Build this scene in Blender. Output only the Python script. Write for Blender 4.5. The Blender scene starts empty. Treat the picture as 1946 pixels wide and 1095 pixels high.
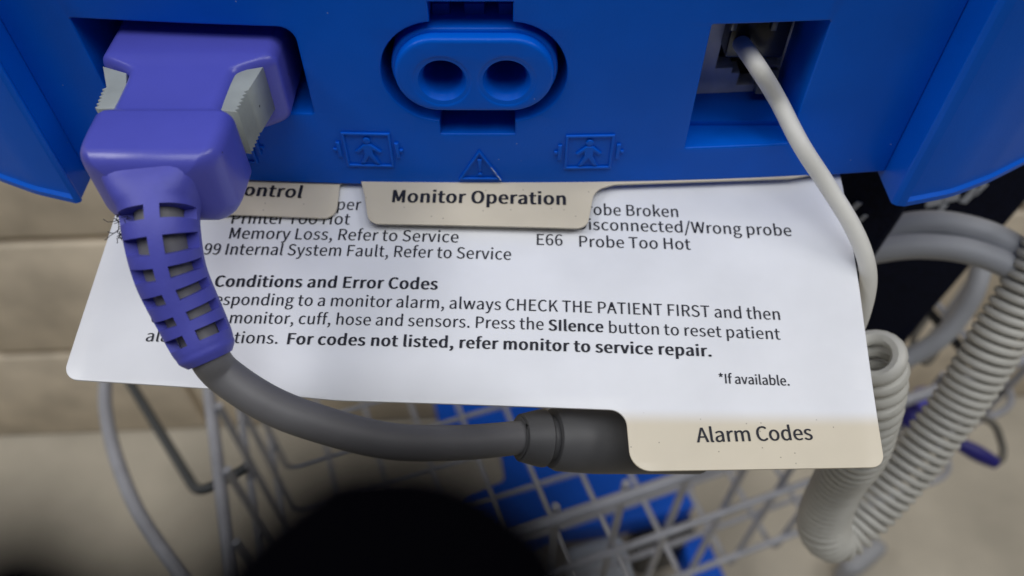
import bpy, bmesh, math, random
from mathutils import Vector, Matrix
from math import radians, sin, cos, pi, atan2, sqrt

# ------------------------------------------------------------------ camera
scene = bpy.context.scene
col = scene.collection
H = 0.95                      # camera height above the floor, metres
PITCH = radians(51)           # looking down at the front of the monitor
FOC = 1500.0                  # focal length in pixels of a 1946 px wide picture
CXP, CYP = 973.0, 547.5
cam_d = bpy.data.cameras.new("camera")
cam_d.sensor_width = 36.0
cam_d.lens = 36.0 * FOC / 1946.0
cam_d.clip_start = 0.004
cam_d.clip_end = 20.0
cam_d.dof.use_dof = True
cam_d.dof.focus_distance = 0.138
cam_d.dof.aperture_fstop = 14.5
cam = bpy.data.objects.new("camera", cam_d)
cam.location = (0, 0, H)
cam.rotation_euler = (radians(90) - PITCH, 0, 0)
col.objects.link(cam)
scene.camera = cam

# ------------------------------------------------------------------ light: an indoor room under a ceiling lamp, with two side fills added
world = bpy.data.worlds.new("World")
scene.world = world
world.use_nodes = True
bg = world.node_tree.nodes["Background"]
bg.inputs[0].default_value = (0.90, 0.95, 1.0, 1)
bg.inputs[1].default_value = 0.045

def area(name, loc, target, size, energy, color):
    d = bpy.data.lights.new(name, 'AREA')
    d.shape = 'RECTANGLE'
    d.size, d.size_y = size
    d.energy = energy
    d.color = color
    o = bpy.data.objects.new(name, d)
    o.location = loc
    o.rotation_euler = (Vector(target) - Vector(loc)).to_track_quat('-Z', 'Y').to_euler()
    col.objects.link(o)
    return o

area("overhead_light", (0.10, -0.50, 2.65), (0.05, 0.0, 0.85), (1.6, 1.0), 19, (0.97, 0.985, 1.0))
area("overhead_light", (-1.6, -0.10, 2.65), (-0.3, 0.3, 0.4), (1.2, 0.6), 21, (1.0, 0.985, 0.96))  # unseen left fill, added to brighten the wall and floor
area("overhead_light", (1.7, -0.10, 2.65), (0.3, 0.3, 0.4), (1.2, 0.6), 15, (1.0, 0.985, 0.96))  # unseen fill on the right, added for the wall and floor
vs = scene.view_settings
vs.view_transform = 'Standard'
vs.look = 'None'
vs.exposure = 0.0
vs.gamma = 1.0
vs.use_curve_mapping = False
scene.render.engine = 'CYCLES'
scene.cycles.use_denoising = True

# ------------------------------------------------------------------ measuring helpers (all lengths in metres, origin at eye level)
AX = Vector((0, cos(PITCH), -sin(PITCH)))
UP = Vector((0, sin(PITCH), cos(PITCH)))
def ray(px, py):
    return AX + Vector(((px - CXP) / FOC, 0, 0)) + UP * ((CYP - py) / FOC)
def PZ(px, py, z):            # point at a given height
    d = ray(px, py); return d * (z / d.z)
def PY(px, py, y):            # point at a given distance from the eye plane
    d = ray(px, py); return d * (y / d.y)
def PS(px, py, s):            # point at a given range
    return ray(px, py) * s

YP, XC, CURV = 0.1177, -0.005, 0.64        # monitor front: gently bowed vertical sheet
def yfront(x): return YP + CURV * (x - XC) ** 2
def PP(px, py):               # (x, z) on the monitor front
    y = YP
    for _ in range(6):
        p = PY(px, py, y); y = yfront(p.x)
    return Vector((p.x, p.z))

# ------------------------------------------------------------------ mesh helpers
def link(name, me, mat, parent=None, smooth=True, angle=40):
    """one mesh object; coordinates come relative to eye level"""
    off = Vector((0, 0, H))
    if parent is not None:
        q = parent
        loc = Vector((0, 0, 0))
        while q is not None:
            loc += q.location; q = q.parent
        me.transform(Matrix.Translation(off - loc))
        o = bpy.data.objects.new(name, me)
        o.parent = parent
    else:
        me.transform(Matrix.Translation(off))
        c = Vector((0, 0, 0))
        n = len(me.vertices)
        xs = [v.co for v in me.vertices]
        c = Vector((sum(v.x for v in xs) / n, sum(v.y for v in xs) / n, min(v.z for v in xs)))
        me.transform(Matrix.Translation(-c))
        o = bpy.data.objects.new(name, me)
        o.location = c
    col.objects.link(o)
    if mat is not None:
        me.materials.clear()
        for m in (mat if isinstance(mat, (list, tuple)) else [mat]):
            me.materials.append(m)
    if smooth:
        me.shade_smooth()
        me.set_sharp_from_angle(angle=radians(angle))
    return o

def from_bm(bm, name="m"):
    bmesh.ops.recalc_face_normals(bm, faces=bm.faces[:])
    me = bpy.data.meshes.new(name)
    bm.to_mesh(me); bm.free()
    return me

def empty(name, loc, label, cat, group=None):
    o = bpy.data.objects.new(name, None)
    o.empty_display_size = 0.02
    o.location = (loc[0], loc[1], loc[2] + H)
    col.objects.link(o)
    return tag(o, label, cat, group)
def tag(o, label=None, cat=None, group=None, kind=None):
    if label: o["label"] = label
    if cat: o["category"] = cat
    if group: o["group"] = group
    if kind: o["kind"] = kind
    return o

def round_poly(pts, rad, n=6):
    """2D polygon with rounded corners; rad a number or one per corner"""
    out = []
    m = len(pts)
    for i in range(m):
        p, a, b = Vector(pts[i]), Vector(pts[i - 1]), Vector(pts[(i + 1) % m])
        r = rad[i] if isinstance(rad, (list, tuple)) else rad
        if r <= 0:
            out.append(p); continue
        da, db = (a - p), (b - p)
        la, lb = da.length, db.length
        da.normalize(); db.normalize()
        ang = da.angle(db)
        if abs(ang - pi) < 1e-3:
            out.append(p); continue
        t = min(r / math.tan(ang / 2), la * .49, lb * .49)
        r2 = t * math.tan(ang / 2)
        c = p + (da + db).normalized() * (r2 / sin(ang / 2))
        s, e = p + da * t - c, p + db * t - c
        a0 = atan2(s.y, s.x); a1 = atan2(e.y, e.x)
        d = (a1 - a0 + pi) % (2 * pi) - pi
        for k in range(n + 1):
            out.append(c + Vector((cos(a0 + d * k / n), sin(a0 + d * k / n))) * r2)
    return out

def circle2(cx, cz, r, n=40, rz=None):
    return [Vector((cx + r * cos(2 * pi * k / n), cz + (rz or r) * sin(2 * pi * k / n))) for k in range(n)]

def curve_mesh(loops, extrude=0.0, bevel=0.0, res=3):
    """flat filled shape with holes -> mesh in XY (thickness along Z, centred)"""
    cu = bpy.data.curves.new("c", 'CURVE')
    cu.dimensions = '2D'
    cu.fill_mode = 'BOTH'
    cu.extrude = max(extrude / 2 - bevel, 0)
    cu.bevel_depth = bevel
    cu.bevel_resolution = res
    cu.offset = -bevel
    for lp in loops:
        s = cu.splines.new('POLY')
        s.points.add(len(lp) - 1)
        for k, p in enumerate(lp):
            s.points[k].co = (p[0], p[1], 0, 1)
        s.use_cyclic_u = True
    ob = bpy.data.objects.new("c", cu)
    col.objects.link(ob)
    dg = bpy.context.evaluated_depsgraph_get()
    me = bpy.data.meshes.new_from_object(ob.evaluated_get(dg))
    bpy.data.objects.remove(ob)
    bpy.data.curves.remove(cu)
    return me

def plate(loops, y0, thick, bevel=0.0, bow=True, slices=True):
    """upright plate from (x, z) loops whose front lies at y0 behind the bowed front sheet"""
    me = curve_mesh(loops, thick, bevel)
    bm = bmesh.new(); bm.from_mesh(me); bpy.data.meshes.remove(me)
    bmesh.ops.remove_doubles(bm, verts=bm.verts[:], dist=1e-6)
    if slices and bow:
        xs = [v.co.x for v in bm.verts]
        x = min(xs) + 0.004
        while x < max(xs) - 0.002:
            bmesh.ops.bisect_plane(bm, geom=bm.verts[:] + bm.edges[:] + bm.faces[:], plane_co=(x, 0, 0), plane_no=(1, 0, 0), dist=1e-7)
            x += 0.006
    for v in bm.verts:
        x, z, d = v.co
        yy = (yfront(x) if bow else YP) + y0 + thick / 2 - d
        v.co = (x, yy, z)
    return from_bm(bm)

def box(bm, c, size, rot=None):
    m = Matrix.Translation(Vector(c)) @ (rot.to_4x4() if rot else Matrix.Identity(4)) @ Matrix.Diagonal((*size, 1))
    return bmesh.ops.create_cube(bm, size=1, matrix=m)['verts']

def bevel_all(bm, w, seg=2):
    bmesh.ops.bevel(bm, geom=bm.edges[:], offset=w, segments=seg, affect='EDGES', profile=0.5, clamp_overlap=True)

def catmull(pts, per=10):
    P = [Vector(p) for p in pts]
    P = [P[0] * 2 - P[1]] + P + [P[-1] * 2 - P[-2]]
    out = []
    for i in range(1, len(P) - 2):
        a, b, c, d = P[i - 1:i + 3]
        for k in range(per):
            t = k / per
            out.append(0.5 * ((2 * b) + (c - a) * t + (2 * a - 5 * b + 4 * c - d) * t * t + (3 * b - a - 3 * c + d) * t ** 3))
    out.append(P[-2])
    return out

def frames(path, ref=None):
    """parallel transported (tangent, normal, binormal)"""
    fr = []
    n = None
    for i, p in enumerate(path):
        t = (path[min(i + 1, len(path) - 1)] - path[max(i - 1, 0)]).normalized()
        if n is None:
            r = ref or Vector((0, 0, 1))
            if abs(r.normalized().dot(t)) > .95: r = Vector((1, 0, 0))
            n = (r - t * r.dot(t)).normalized()
        else:
            n = (n - t * n.dot(t)).normalized()
        fr.append((t, n, t.cross(n)))
    return fr

def tube_bm(bm, path, rad, seg=12, cap=True, ref=None):
    fr = frames(path, ref)
    rings = []
    for i, p in enumerate(path):
        r = rad[i] if isinstance(rad, (list, tuple)) else rad
        t, n, b = fr[i]
        rings.append([bm.verts.new(p + (n * cos(2 * pi * k / seg) + b * sin(2 * pi * k / seg)) * r) for k in range(seg)])
    for A, B in zip(rings, rings[1:]):
        for k in range(seg):
            bm.faces.new((A[k], A[(k + 1) % seg], B[(k + 1) % seg], B[k]))
    if cap:
        bm.faces.new(rings[0]); bm.faces.new(rings[-1])
    return rings
def tube(path, rad, seg=12, cap=True):
    bm = bmesh.new(); tube_bm(bm, path, rad, seg, cap); return from_bm(bm)

def loft(bm, rings, cap=True):
    V = [[bm.verts.new(p) for p in r] for r in rings]
    n = len(V[0])
    for A, B in zip(V, V[1:]):
        for k in range(n):
            bm.faces.new((A[k], A[(k + 1) % n], B[(k + 1) % n], B[k]))
    if cap:
        bm.faces.new(V[0]); bm.faces.new(V[-1])

# ------------------------------------------------------------------ materials
def mat(name, base, rough=0.45, spec=0.5, noise=0.0, nscale=200, bump=0.0, bscale=900, metal=0.0, vary=None, rvar=0.0):
    m = bpy.data.materials.new(name)
    m.use_nodes = True
    nt = m.node_tree
    b = nt.nodes["Principled BSDF"]
    b.inputs["Base Color"].default_value = (*base, 1)
    b.inputs["Roughness"].default_value = rough
    b.inputs["Specular IOR Level"].default_value = spec
    b.inputs["Metallic"].default_value = metal
    tc = nt.nodes.new("ShaderNodeTexCoord")
    geo = nt.nodes.new("ShaderNodeNewGeometry")
    if noise > 0:
        n = nt.nodes.new("ShaderNodeTexNoise"); n.inputs["Scale"].default_value = nscale
        n.inputs["Detail"].default_value = 6
        nt.links.new(geo.outputs["Position"], n.inputs["Vector"])
        mx = nt.nodes.new("ShaderNodeMix"); mx.data_type = 'RGBA'
        lo = [c * (1 - noise) for c in base] if vary is None else vary
        mx.inputs[6].default_value = (*lo, 1)
        mx.inputs[7].default_value = (*[min(1, c * (1 + noise * .6)) for c in base], 1)
        rp = nt.nodes.new("ShaderNodeValToRGB")
        rp.color_ramp.elements[0].position = .32; rp.color_ramp.elements[1].position = .68
        nt.links.new(n.outputs["Fac"], rp.inputs[0])
        nt.links.new(rp.outputs[0], mx.inputs[0])
        nt.links.new(mx.outputs[2], b.inputs["Base Color"])
    if rvar > 0:
        n3 = nt.nodes.new("ShaderNodeTexNoise"); n3.inputs["Scale"].default_value = 90; n3.inputs["Detail"].default_value = 8
        nt.links.new(geo.outputs["Position"], n3.inputs["Vector"])
        mr = nt.nodes.new("ShaderNodeMapRange")
        mr.inputs[3].default_value = rough - rvar; mr.inputs[4].default_value = rough + rvar
        nt.links.new(n3.outputs["Fac"], mr.inputs[0])
        nt.links.new(mr.outputs[0], b.inputs["Roughness"])
    if bump > 0:
        n2 = nt.nodes.new("ShaderNodeTexNoise"); n2.inputs["Scale"].default_value = bscale
        n2.inputs["Detail"].default_value = 3
        nt.links.new(geo.outputs["Position"], n2.inputs["Vector"])
        bp = nt.nodes.new("ShaderNodeBump"); bp.inputs["Strength"].default_value = bump
        bp.inputs["Distance"].default_value = 0.0004
        nt.links.new(n2.outputs["Fac"], bp.inputs["Height"])
        nt.links.new(bp.outputs[0], b.inputs["Normal"])
    return m

M = {}
M['blue'] = mat("blue_plastic", (0.0, 0.108, 0.64), .34, .16, .10, 40, .10, 2600, rvar=.05)
M['blue_in'] = mat("blue_plastic_inner", (0.0, 0.075, 0.50), .5, .2)
M['purple'] = mat("purple_plastic", (0.080, 0.088, 0.47), .30, .5, .07, 60, .05, 1800, rvar=.05)
M['boot'] = mat("purple_rubber", (0.070, 0.076, 0.42), .5, .4, .12, 150, .08, 2200, rvar=.05)
M['clip'] = mat("grey_clip", (0.30, 0.33, 0.325), .55, .4, .12, 200, .05, 2000)
M['cable'] = mat("grey_cable", (0.135, 0.133, 0.142), .5, .4, .16, 70, .05, 2500)
M['barrel'] = mat("dark_grey_plastic", (0.075, 0.075, 0.080), .5, .4, .1, 120, .05, 2500)
M['cord'] = mat("pale_grey_cord", (0.68, 0.67, 0.63), .5, .45, .10, 90, .05, 2500)
M['coil'] = mat("pale_grey_coil", (0.50, 0.49, 0.45), .45, .5, .10, 60)
M['black'] = mat("black_plastic", (0.012, 0.012, 0.014), .25, .5)
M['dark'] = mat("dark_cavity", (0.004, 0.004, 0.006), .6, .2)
M['jack'] = mat("grey_jack", (0.78, 0.78, 0.78), .5, .4, .1, 300)
M['clear'] = mat("smoky_clear_plastic", (0.12, 0.13, 0.14), .15, .6)
M['ink'] = mat("black_ink", (0.012, 0.013, 0.022), .5, .3)
M['wire'] = mat("grey_coated_wire", (0.33, 0.34, 0.385), .28, .6, .15, 60)
M['wire_dark'] = mat("dark_coated_wire", (0.05, 0.055, 0.06), .45, .5)
M['hose'] = mat("grey_hose", (0.36, 0.37, 0.40), .5, .4, .08, 40)
M['navy'] = mat("navy_fabric", (0.004, 0.006, 0.020), .9, .15, .4, 700, .5, 1800)
M['blob'] = mat("matte_black", (0.0012, 0.0012, 0.002), 1.0, .0, .3, 900)
M['print'] = mat("white_print", (0.45, 0.48, 0.54), .8, .2)
M['lint'] = mat("dark_lint", (0.03, 0.03, 0.04), .9, .1)
M['sensor_navy'] = mat("indigo_plastic", (0.018, 0.015, 0.16), .45, .4)
M['sensor_purple'] = mat("violet_plastic", (0.12, 0.11, 0.62), .45, .4)
M['taupe'] = mat("taupe_wire", (0.13, 0.12, 0.10), .5, .4)
M['base'] = mat("blue_base_plastic", (0.0, 0.09, 0.60), .5, .25, .15, 20)
M['white'] = mat("pale_plastic", (0.42, 0.45, 0.50), .5, .4, .2, 40)

def dust(m, scale=190, thr=.022, keep=.93, colour=(.30, .36, .50, 1)):
    """stray pale dust grains lying on the plastic"""
    nt = m.node_tree; b = nt.nodes["Principled BSDF"]
    src = b.inputs["Base Color"].links[0].from_socket
    geo = nt.nodes.new("ShaderNodeNewGeometry")
    vo = nt.nodes.new("ShaderNodeTexVoronoi"); vo.inputs["Scale"].default_value = scale
    nt.links.new(geo.outputs["Position"], vo.inputs["Vector"])
    ls = nt.nodes.new("ShaderNodeMath"); ls.operation = 'LESS_THAN'; ls.inputs[1].default_value = thr
    nt.links.new(vo.outputs["Distance"], ls.inputs[0])
    mx = nt.nodes.new("ShaderNodeMix"); mx.data_type = 'RGBA'
    mx.inputs[7].default_value = colour
    nt.links.new(ls.outputs[0], mx.inputs[0]); nt.links.new(src, mx.inputs[6])
    nt.links.new(mx.outputs[2], b.inputs["Base Color"])
dust(M['blue'])
dust(M['purple'], 170, .04, colour=(.03, .03, .12, 1))
dust(M['clip'], 260, .06, colour=(.06, .06, .06, 1))
def floor_mat():
    m = mat("floor_vinyl", (0.52, 0.475, 0.395), .55, .35, .18, 9, .15, 300)
    return m
M['floor'] = floor_mat()
M['block'] = mat("tan_block", (0.76, 0.665, 0.53), .6, .35, .22, 16, .5, 240)
M['mortar'] = mat("mortar", (0.58, 0.50, 0.385), .9, .2, .2, 60, .3, 400)

def card_mat(name, cream, edge=None):
    """laminated card; cream says where the printed tab colour starts (card v in metres), None for a whole cream card"""
    m = bpy.data.materials.new(name); m.use_nodes = True
    nt = m.node_tree; b = nt.nodes["Principled BSDF"]
    b.inputs["Roughness"].default_value = .38
    b.inputs["Specular IOR Level"].default_value = .45
    uv = nt.nodes.new("ShaderNodeUVMap"); uv.uv_map = "CardUV"
    geo = nt.nodes.new("ShaderNodeNewGeometry")
    W, C = (0.76, 0.775, 0.82, 1), (0.63, 0.57, 0.455, 1)
    last = None
    mx = nt.nodes.new("ShaderNodeMix"); mx.data_type = 'RGBA'
    mx.inputs[6].default_value = W; mx.inputs[7].default_value = C
    if cream is None:
        mx.inputs[0].default_value = 1
    else:
        sx = nt.nodes.new("ShaderNodeSeparateXYZ"); nt.links.new(uv.outputs[0], sx.inputs[0])
        mr = nt.nodes.new("ShaderNodeMapRange"); mr.interpolation_type = 'SMOOTHSTEP'
        mr.inputs[1].default_value = cream - .0018; mr.inputs[2].default_value = cream + .0018
        nt.links.new(sx.outputs[1], mr.inputs[0]); nt.links.new(mr.outputs[0], mx.inputs[0])
    # handling stains on the cream print
    n = nt.nodes.new("ShaderNodeTexNoise"); n.inputs["Scale"].default_value = 55; n.inputs["Detail"].default_value = 8
    nt.links.new(geo.outputs["Position"], n.inputs["Vector"])
    r1 = nt.nodes.new("ShaderNodeMapRange"); r1.inputs[1].default_value = .3; r1.inputs[2].default_value = .75
    r1.inputs[3].default_value = 1.05; r1.inputs[4].default_value = .84
    nt.links.new(n.outputs["Fac"], r1.inputs[0])
    mu = nt.nodes.new("ShaderNodeMix"); mu.data_type = 'RGBA'; mu.blend_type = 'MULTIPLY'
    mu.inputs[0].default_value = 1.0 if cream is None else .6
    nt.links.new(mx.outputs[2], mu.inputs[6]); nt.links.new(r1.outputs[0], mu.inputs[7])
    # specks of dirt
    vo = nt.nodes.new("ShaderNodeTexVoronoi"); vo.inputs["Scale"].default_value = 380; vo.voronoi_dimensions = '2D'
    nt.links.new(uv.outputs[0], vo.inputs["Vector"])
    n4 = nt.nodes.new("ShaderNodeTexNoise"); n4.inputs["Scale"].default_value = 300
    nt.links.new(geo.outputs["Position"], n4.inputs["Vector"])
    ls = nt.nodes.new("ShaderNodeMath"); ls.operation = 'LESS_THAN'; ls.inputs[1].default_value = .05
    nt.links.new(vo.outputs["Distance"], ls.inputs[0])
    wn = nt.nodes.new("ShaderNodeSeparateColor"); nt.links.new(vo.outputs["Color"], wn.inputs[0])
    g2 = nt.nodes.new("ShaderNodeMath"); g2.operation = 'GREATER_THAN'; g2.inputs[1].default_value = .80
    nt.links.new(wn.outputs[0], g2.inputs[0])
    ml = nt.nodes.new("ShaderNodeMath"); ml.operation = 'MULTIPLY'
    nt.links.new(ls.outputs[0], ml.inputs[0]); nt.links.new(g2.outputs[0], ml.inputs[1])
    ml2 = nt.nodes.new("ShaderNodeMath"); ml2.operation = 'MULTIPLY'
    nt.links.new(ml.outputs[0], ml2.inputs[0])
    if cream is None: ml2.inputs[1].default_value = .55
    else:
        mm = nt.nodes.new("ShaderNodeMath"); mm.operation = 'MULTIPLY'; mm.inputs[1].default_value = .5
        nt.links.new(mr.outputs[0], mm.inputs[0]); nt.links.new(mm.outputs[0], ml2.inputs[1])
    sp = nt.nodes.new("ShaderNodeMix"); sp.data_type = 'RGBA'
    sp.inputs[7].default_value = (.06, .04, .03, 1)
    nt.links.new(mu.outputs[2], sp.inputs[6]); nt.links.new(ml2.outputs[0], sp.inputs[0])
    nt.links.new(sp.outputs[2], b.inputs["Base Color"])
    return m
# ================================================================== the setting
ZF = -H
wl, wr = PZ(0, 820, ZF), PZ(1946, 745, ZF)          # foot of the wall
wdir = (wr - wl).normalized(); wnorm = Vector((wdir.y, -wdir.x, 0))   # towards the room
bm = bmesh.new()
v = [bm.verts.new(p) for p in ((-3, -2.5, ZF), (3, -2.5, ZF), (3, 1.5, ZF), (-3, 1.5, ZF))]
bm.faces.new(v)
floor = tag(link("floor", from_bm(bm), M['floor']), kind="structure")
# block wall: mortar sheet with the blocks standing a few millimetres proud of it
bm = bmesh.new()
A = wl - wdir * 1.2; B = wr + wdir * 1.2
back = wnorm * -0.1
vv = [bm.verts.new(p + Vector((0, 0, dz)) + o) for dz in (0, 2.4) for o in (Vector((0, 0, 0)), back) for p in (A, B)]
bmesh.ops.convex_hull(bm, input=bm.verts[:])
wall = tag(link("wall", from_bm(bm), M['mortar'], smooth=False), kind="structure")
bw, bh, jt = 0.40, 0.190, 0.009
bm = bmesh.new()
box(bm, (0, 0, 0), (bw - jt, 0.016, bh - jt)); bevel_all(bm, .004, 2)
block_me = from_bm(bm, "block"); block_me.materials.append(M['block'])
block_me.shade_smooth()
block_me.set_sharp_from_angle(angle=radians(50))
ang = atan2(wdir.y, wdir.x)
for row in range(5):
    for k in range(-4, 5):
        c = wl + wdir * ((k + (0, .5, .17, .62, .1)[row]) * bw + .485) + Vector((0, 0, bh * (row + .5) - .002)) + wnorm * 0.001
        if (c - wl).dot(wdir) < -.9 or (c - wl).dot(wdir) > 2.3: continue
        o = bpy.data.objects.new("block", block_me)
        o.parent = wall
        o.location = c + Vector((0, 0, H)) - wall.location
        o.rotation_euler = (0, 0, ang)
        col.objects.link(o)

# ================================================================== the blue monitor
mon = empty("patient_monitor", (XC, 0.2, -0.117), "bright blue plastic patient monitor with three sockets along its front", "monitor")
ztop, zbot = -0.010, PP(940, 354).y
xl, xr = -0.0887, 0.0775
tl, tr = PP(132, 35), PP(560, 55)
br = PP(600, 217)
rec_l = round_poly([(tl.x, tl.y), (br.x - .0003, tl.y - .0002), (br.x - .0003, br.y), (tl.x + .0005, br.y)], [.0004, .0028, .0008, .0008])
a, b = PP(1353, 46), PP(1302, 283)
c_, d_ = PP(1579, 42), PP(1498, 272)
xrl, xrr = (a.x + b.x) / 2, c_.x
zrt, zrb = (a.y + c_.y) / 2, (b.y + d_.y) / 2
rec_r = round_poly([(xrl, zrt), (xrr, zrt), (xrr, zrb), (xrl, zrb)], .0004)
# the pressure port opening: a stadium with a slot above and below
pl, pr_ = PP(721, 122), PP(1079, 122)
pt, pb = PP(900, 43).y, PP(900, 230).y
R = (pt - pb) / 2; zc = (pt + pb) / 2
n1, n2 = PP(813, 20).x, PP(975, 20).x
m1, m2 = PP(836, 235).x, PP(979, 235).x
nt_, nb_ = PP(900, 5).y, PP(900, 255).y
op = []
def arc(cx, a0, a1, n=24):
    return [Vector((cx + R * cos(a0 + (a1 - a0) * k / n), zc + R * sin(a0 + (a1 - a0) * k / n))) for k in range(n + 1)]
# clockwise from top left of the upper slot
op += [Vector((n1, nt_)), Vector((n2, nt_))]
op += [p for p in arc(pr_.x - R, pi / 2, -pi / 2) if not (p.x < n2 and p.y > zc) and not (p.x < m2 and p.y < zc)]
op.insert(2, Vector((n2, pt)))
op += [Vector((m2, pb)), Vector((m2, nb_)), Vector((m1, nb_)), Vector((m1, pb))]
op += [p for p in arc(pl.x + R, -pi / 2, -3 * pi / 2) if not (p.x > m1 and p.y < zc) and not (p.x > n1 and p.y > zc)]
op += [Vector((n1, pt))]
outer = round_poly([(xl, ztop), (xr, ztop), (xr, zbot), (xl, zbot)], .0003)
DEP = 0.017
panel = link("front_panel", plate([outer, rec_l, rec_r, op], 0, DEP, .0004), M['blue'], mon, angle=30)
# closed back of the recesses
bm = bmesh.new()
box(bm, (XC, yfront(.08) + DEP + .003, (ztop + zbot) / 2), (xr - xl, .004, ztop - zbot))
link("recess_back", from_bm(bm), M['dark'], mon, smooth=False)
# casing behind
bm = bmesh.new()
vs_ = box(bm, (XC, .232, (ztop + zbot) / 2 + .0005), (.190, .180, ztop - zbot + .0002))
bevel_all(bm, .008, 3)
link("casing", from_bm(bm), M['blue'], mon)
# side cheeks: a step forward, then the outside sweeps back
def cheek(side):
    if side > 0: px = [(.0775, .1240), (.0775, .1150), (.0784, .1143), (.0800, .1141), (.0900, .1166), (.1000, .1212), (.1110, .1275), (.1250, .1380), (.1350, .1500), (.1400, .1700), (.1400, .20), (.0900, .20), (.0780, .1400)]
    else: px = [(-.0887, .1260), (-.0885, .1165), (-.0880, .1155), (-.0890, .1149), (-.0980, .1175), (-.1080, .1218), (-.1180, .1285), (-.1300, .1400), (-.1380, .1520), (-.1430, .1720), (-.1430, .20), (-.1000, .20), (-.0892, .1420)]
    px = round_poly(px, [.0006, .0008, .0008, .0010] + [.03] * 5 + [.012] * 2 + [.003] * 2, 6)
    zb = zbot - .0022
    bm = bmesh.new()
    # lip: a fine rim along the lower edge
    rows = [(zb, .0), (zb + .0012, .0), (zb + .0018, .0007), (zb + .0030, .0009), (ztop, .0009)]
    cen = Vector((sum(p.x for p in px) / len(px), sum(p.y for p in px) / len(px)))
    rings = []
    for z, ins in rows:
        ring = []
        for i, p in enumerate(px):
            t = (px[(i + 1) % len(px)] - px[i - 1]).normalized()
            nrm = Vector((t.y, -t.x))
            if nrm.dot(p - cen) > 0: nrm = -nrm
            inner = abs(p.x) < (.0800 if side > 0 else .0892)
            q = p if inner else p + nrm * ins
            ring.append(Vector((q.x, q.y, z)))
        rings.append(ring)
    loft(bm, rings)
    return from_bm(bm)
link("cheek", cheek(1), M['blue'], mon, angle=28)
link("cheek", cheek(-1), M['blue'], mon, angle=28)

# pressure port boss with two bores
bl, br2 = PP(748, 120).x, PP(1054, 120).x
bt, bb = PP(900, 66).y, PP(900, 204).y
Rb = (bt - bb) / 2; zb_ = (bt + bb) / 2
def stadium(x0, x1, z, r, n=24):
    return [Vector((x1 - r + r * cos(pi / 2 - pi * k / n), z + r * sin(pi / 2 - pi * k / n))) for k in range(n + 1)] + \
           [Vector((x0 + r + r * cos(-pi / 2 - pi * k / n), z + r * sin(-pi / 2 - pi * k / n))) for k in range(n + 1)]
h1, h2 = PP(841, 147), PP(963, 147)
RH = .0047
boss = link("pressure_port", plate([stadium(bl, br2, zb_, Rb), circle2(h1.x, h1.y, RH), circle2(h2.x, h2.y, RH)], -.0014, .0026, .0008), M['blue'], mon, angle=35)
link("port_collar", plate([stadium(bl - .0007, br2 + .0007, zb_, Rb + .0007), circle2(h1.x, h1.y, RH + .0002), circle2(h2.x, h2.y, RH + .0002)], .0008, DEP, .0006), M['blue'], boss, angle=35)
for h in (h1, h2):
    bm = bmesh.new()
    y = yfront(h.x) - .0014
    rr = [(RH + .0009, .0010), (RH + .0004, .00015), (RH - .0004, .0003), (.0038, .0014), (.0036, .0018), (.0035, .012)]
    V = [[bm.verts.new((h.x + r * cos(2 * pi * k / 40), y + d, h.y + r * sin(2 * pi * k / 40))) for k in range(40)] for r, d in rr]
    for P_, Q in zip(V, V[1:]):
        for k in range(40):
            bm.faces.new((P_[k], P_[(k + 1) % 40], Q[(k + 1) % 40], Q[k]))
    bm.faces.new(V[-1])
    link("port_bore", from_bm(bm), M['blue'], boss, angle=35)
# teeth in the upper slot
for x0, x1 in ((n1, PP(852, 30).x), (PP(878, 30).x, PP(920, 30).x), (PP(945, 30).x, n2)):
    bm = bmesh.new()
    z0, z1 = pt - .004, PP(900, 28).y
    box(bm, ((x0 + x1) / 2, YP + .0095, (z0 + z1) / 2 - .001), (x1 - x0 - .0002, .009, z1 - z0)); bevel_all(bm, .0003)
    link("latch_tooth", from_bm(bm), M['blue_in'], mon)
# probe socket at the back of the right recess
bm = bmesh.new()
yb = yfront(.044) + .0155
cxj = (PY(1330, 110, yb).x + PY(1515, 110, yb).x) / 2
wj = PY(1512, 110, yb).x - PY(1326, 110, yb).x
zt, zb2 = zrt - .004, PY(1400, 176, yb).z
L = [Vector((cxj - wj / 2, zt)), Vector((cxj + wj / 2, zt)), Vector((cxj + wj / 2, zb2)), Vector((cxj - wj / 2, zb2))]
kx = lambda p: PY(p, 100, yb).x
kz = lambda p: PY(1420, p, yb).z
hole = [(kx(1366), zt - .0012), (kx(1492), zt - .0012), (kx(1492), kz(128)), (kx(1470), kz(128)), (kx(1470), kz(146)), (kx(1452), kz(146)), (kx(1452), kz(162)),
        (kx(1416), kz(162)), (kx(1416), kz(138)), (kx(1400), kz(138)), (kx(1400), kz(128)), (kx(1366), kz(128))]
me = plate([L, [Vector(p) for p in hole]], yb - yfront(cxj), .004, .0002, bow=True, slices=False)
jack = link("probe_socket", me, M['jack'], mon, angle=30)
# stepped sill of the right recess
bm = bmesh.new()
yy = yfront((xrl + xrr) / 2)
box(bm, ((xrl + xrr) / 2, yy + .0115, zrb + .0004), (xrr - xrl - .0002, .0105, .0016)); bevel_all(bm, .0003)
link("recess_sill", from_bm(bm), M['blue'], mon)

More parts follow.
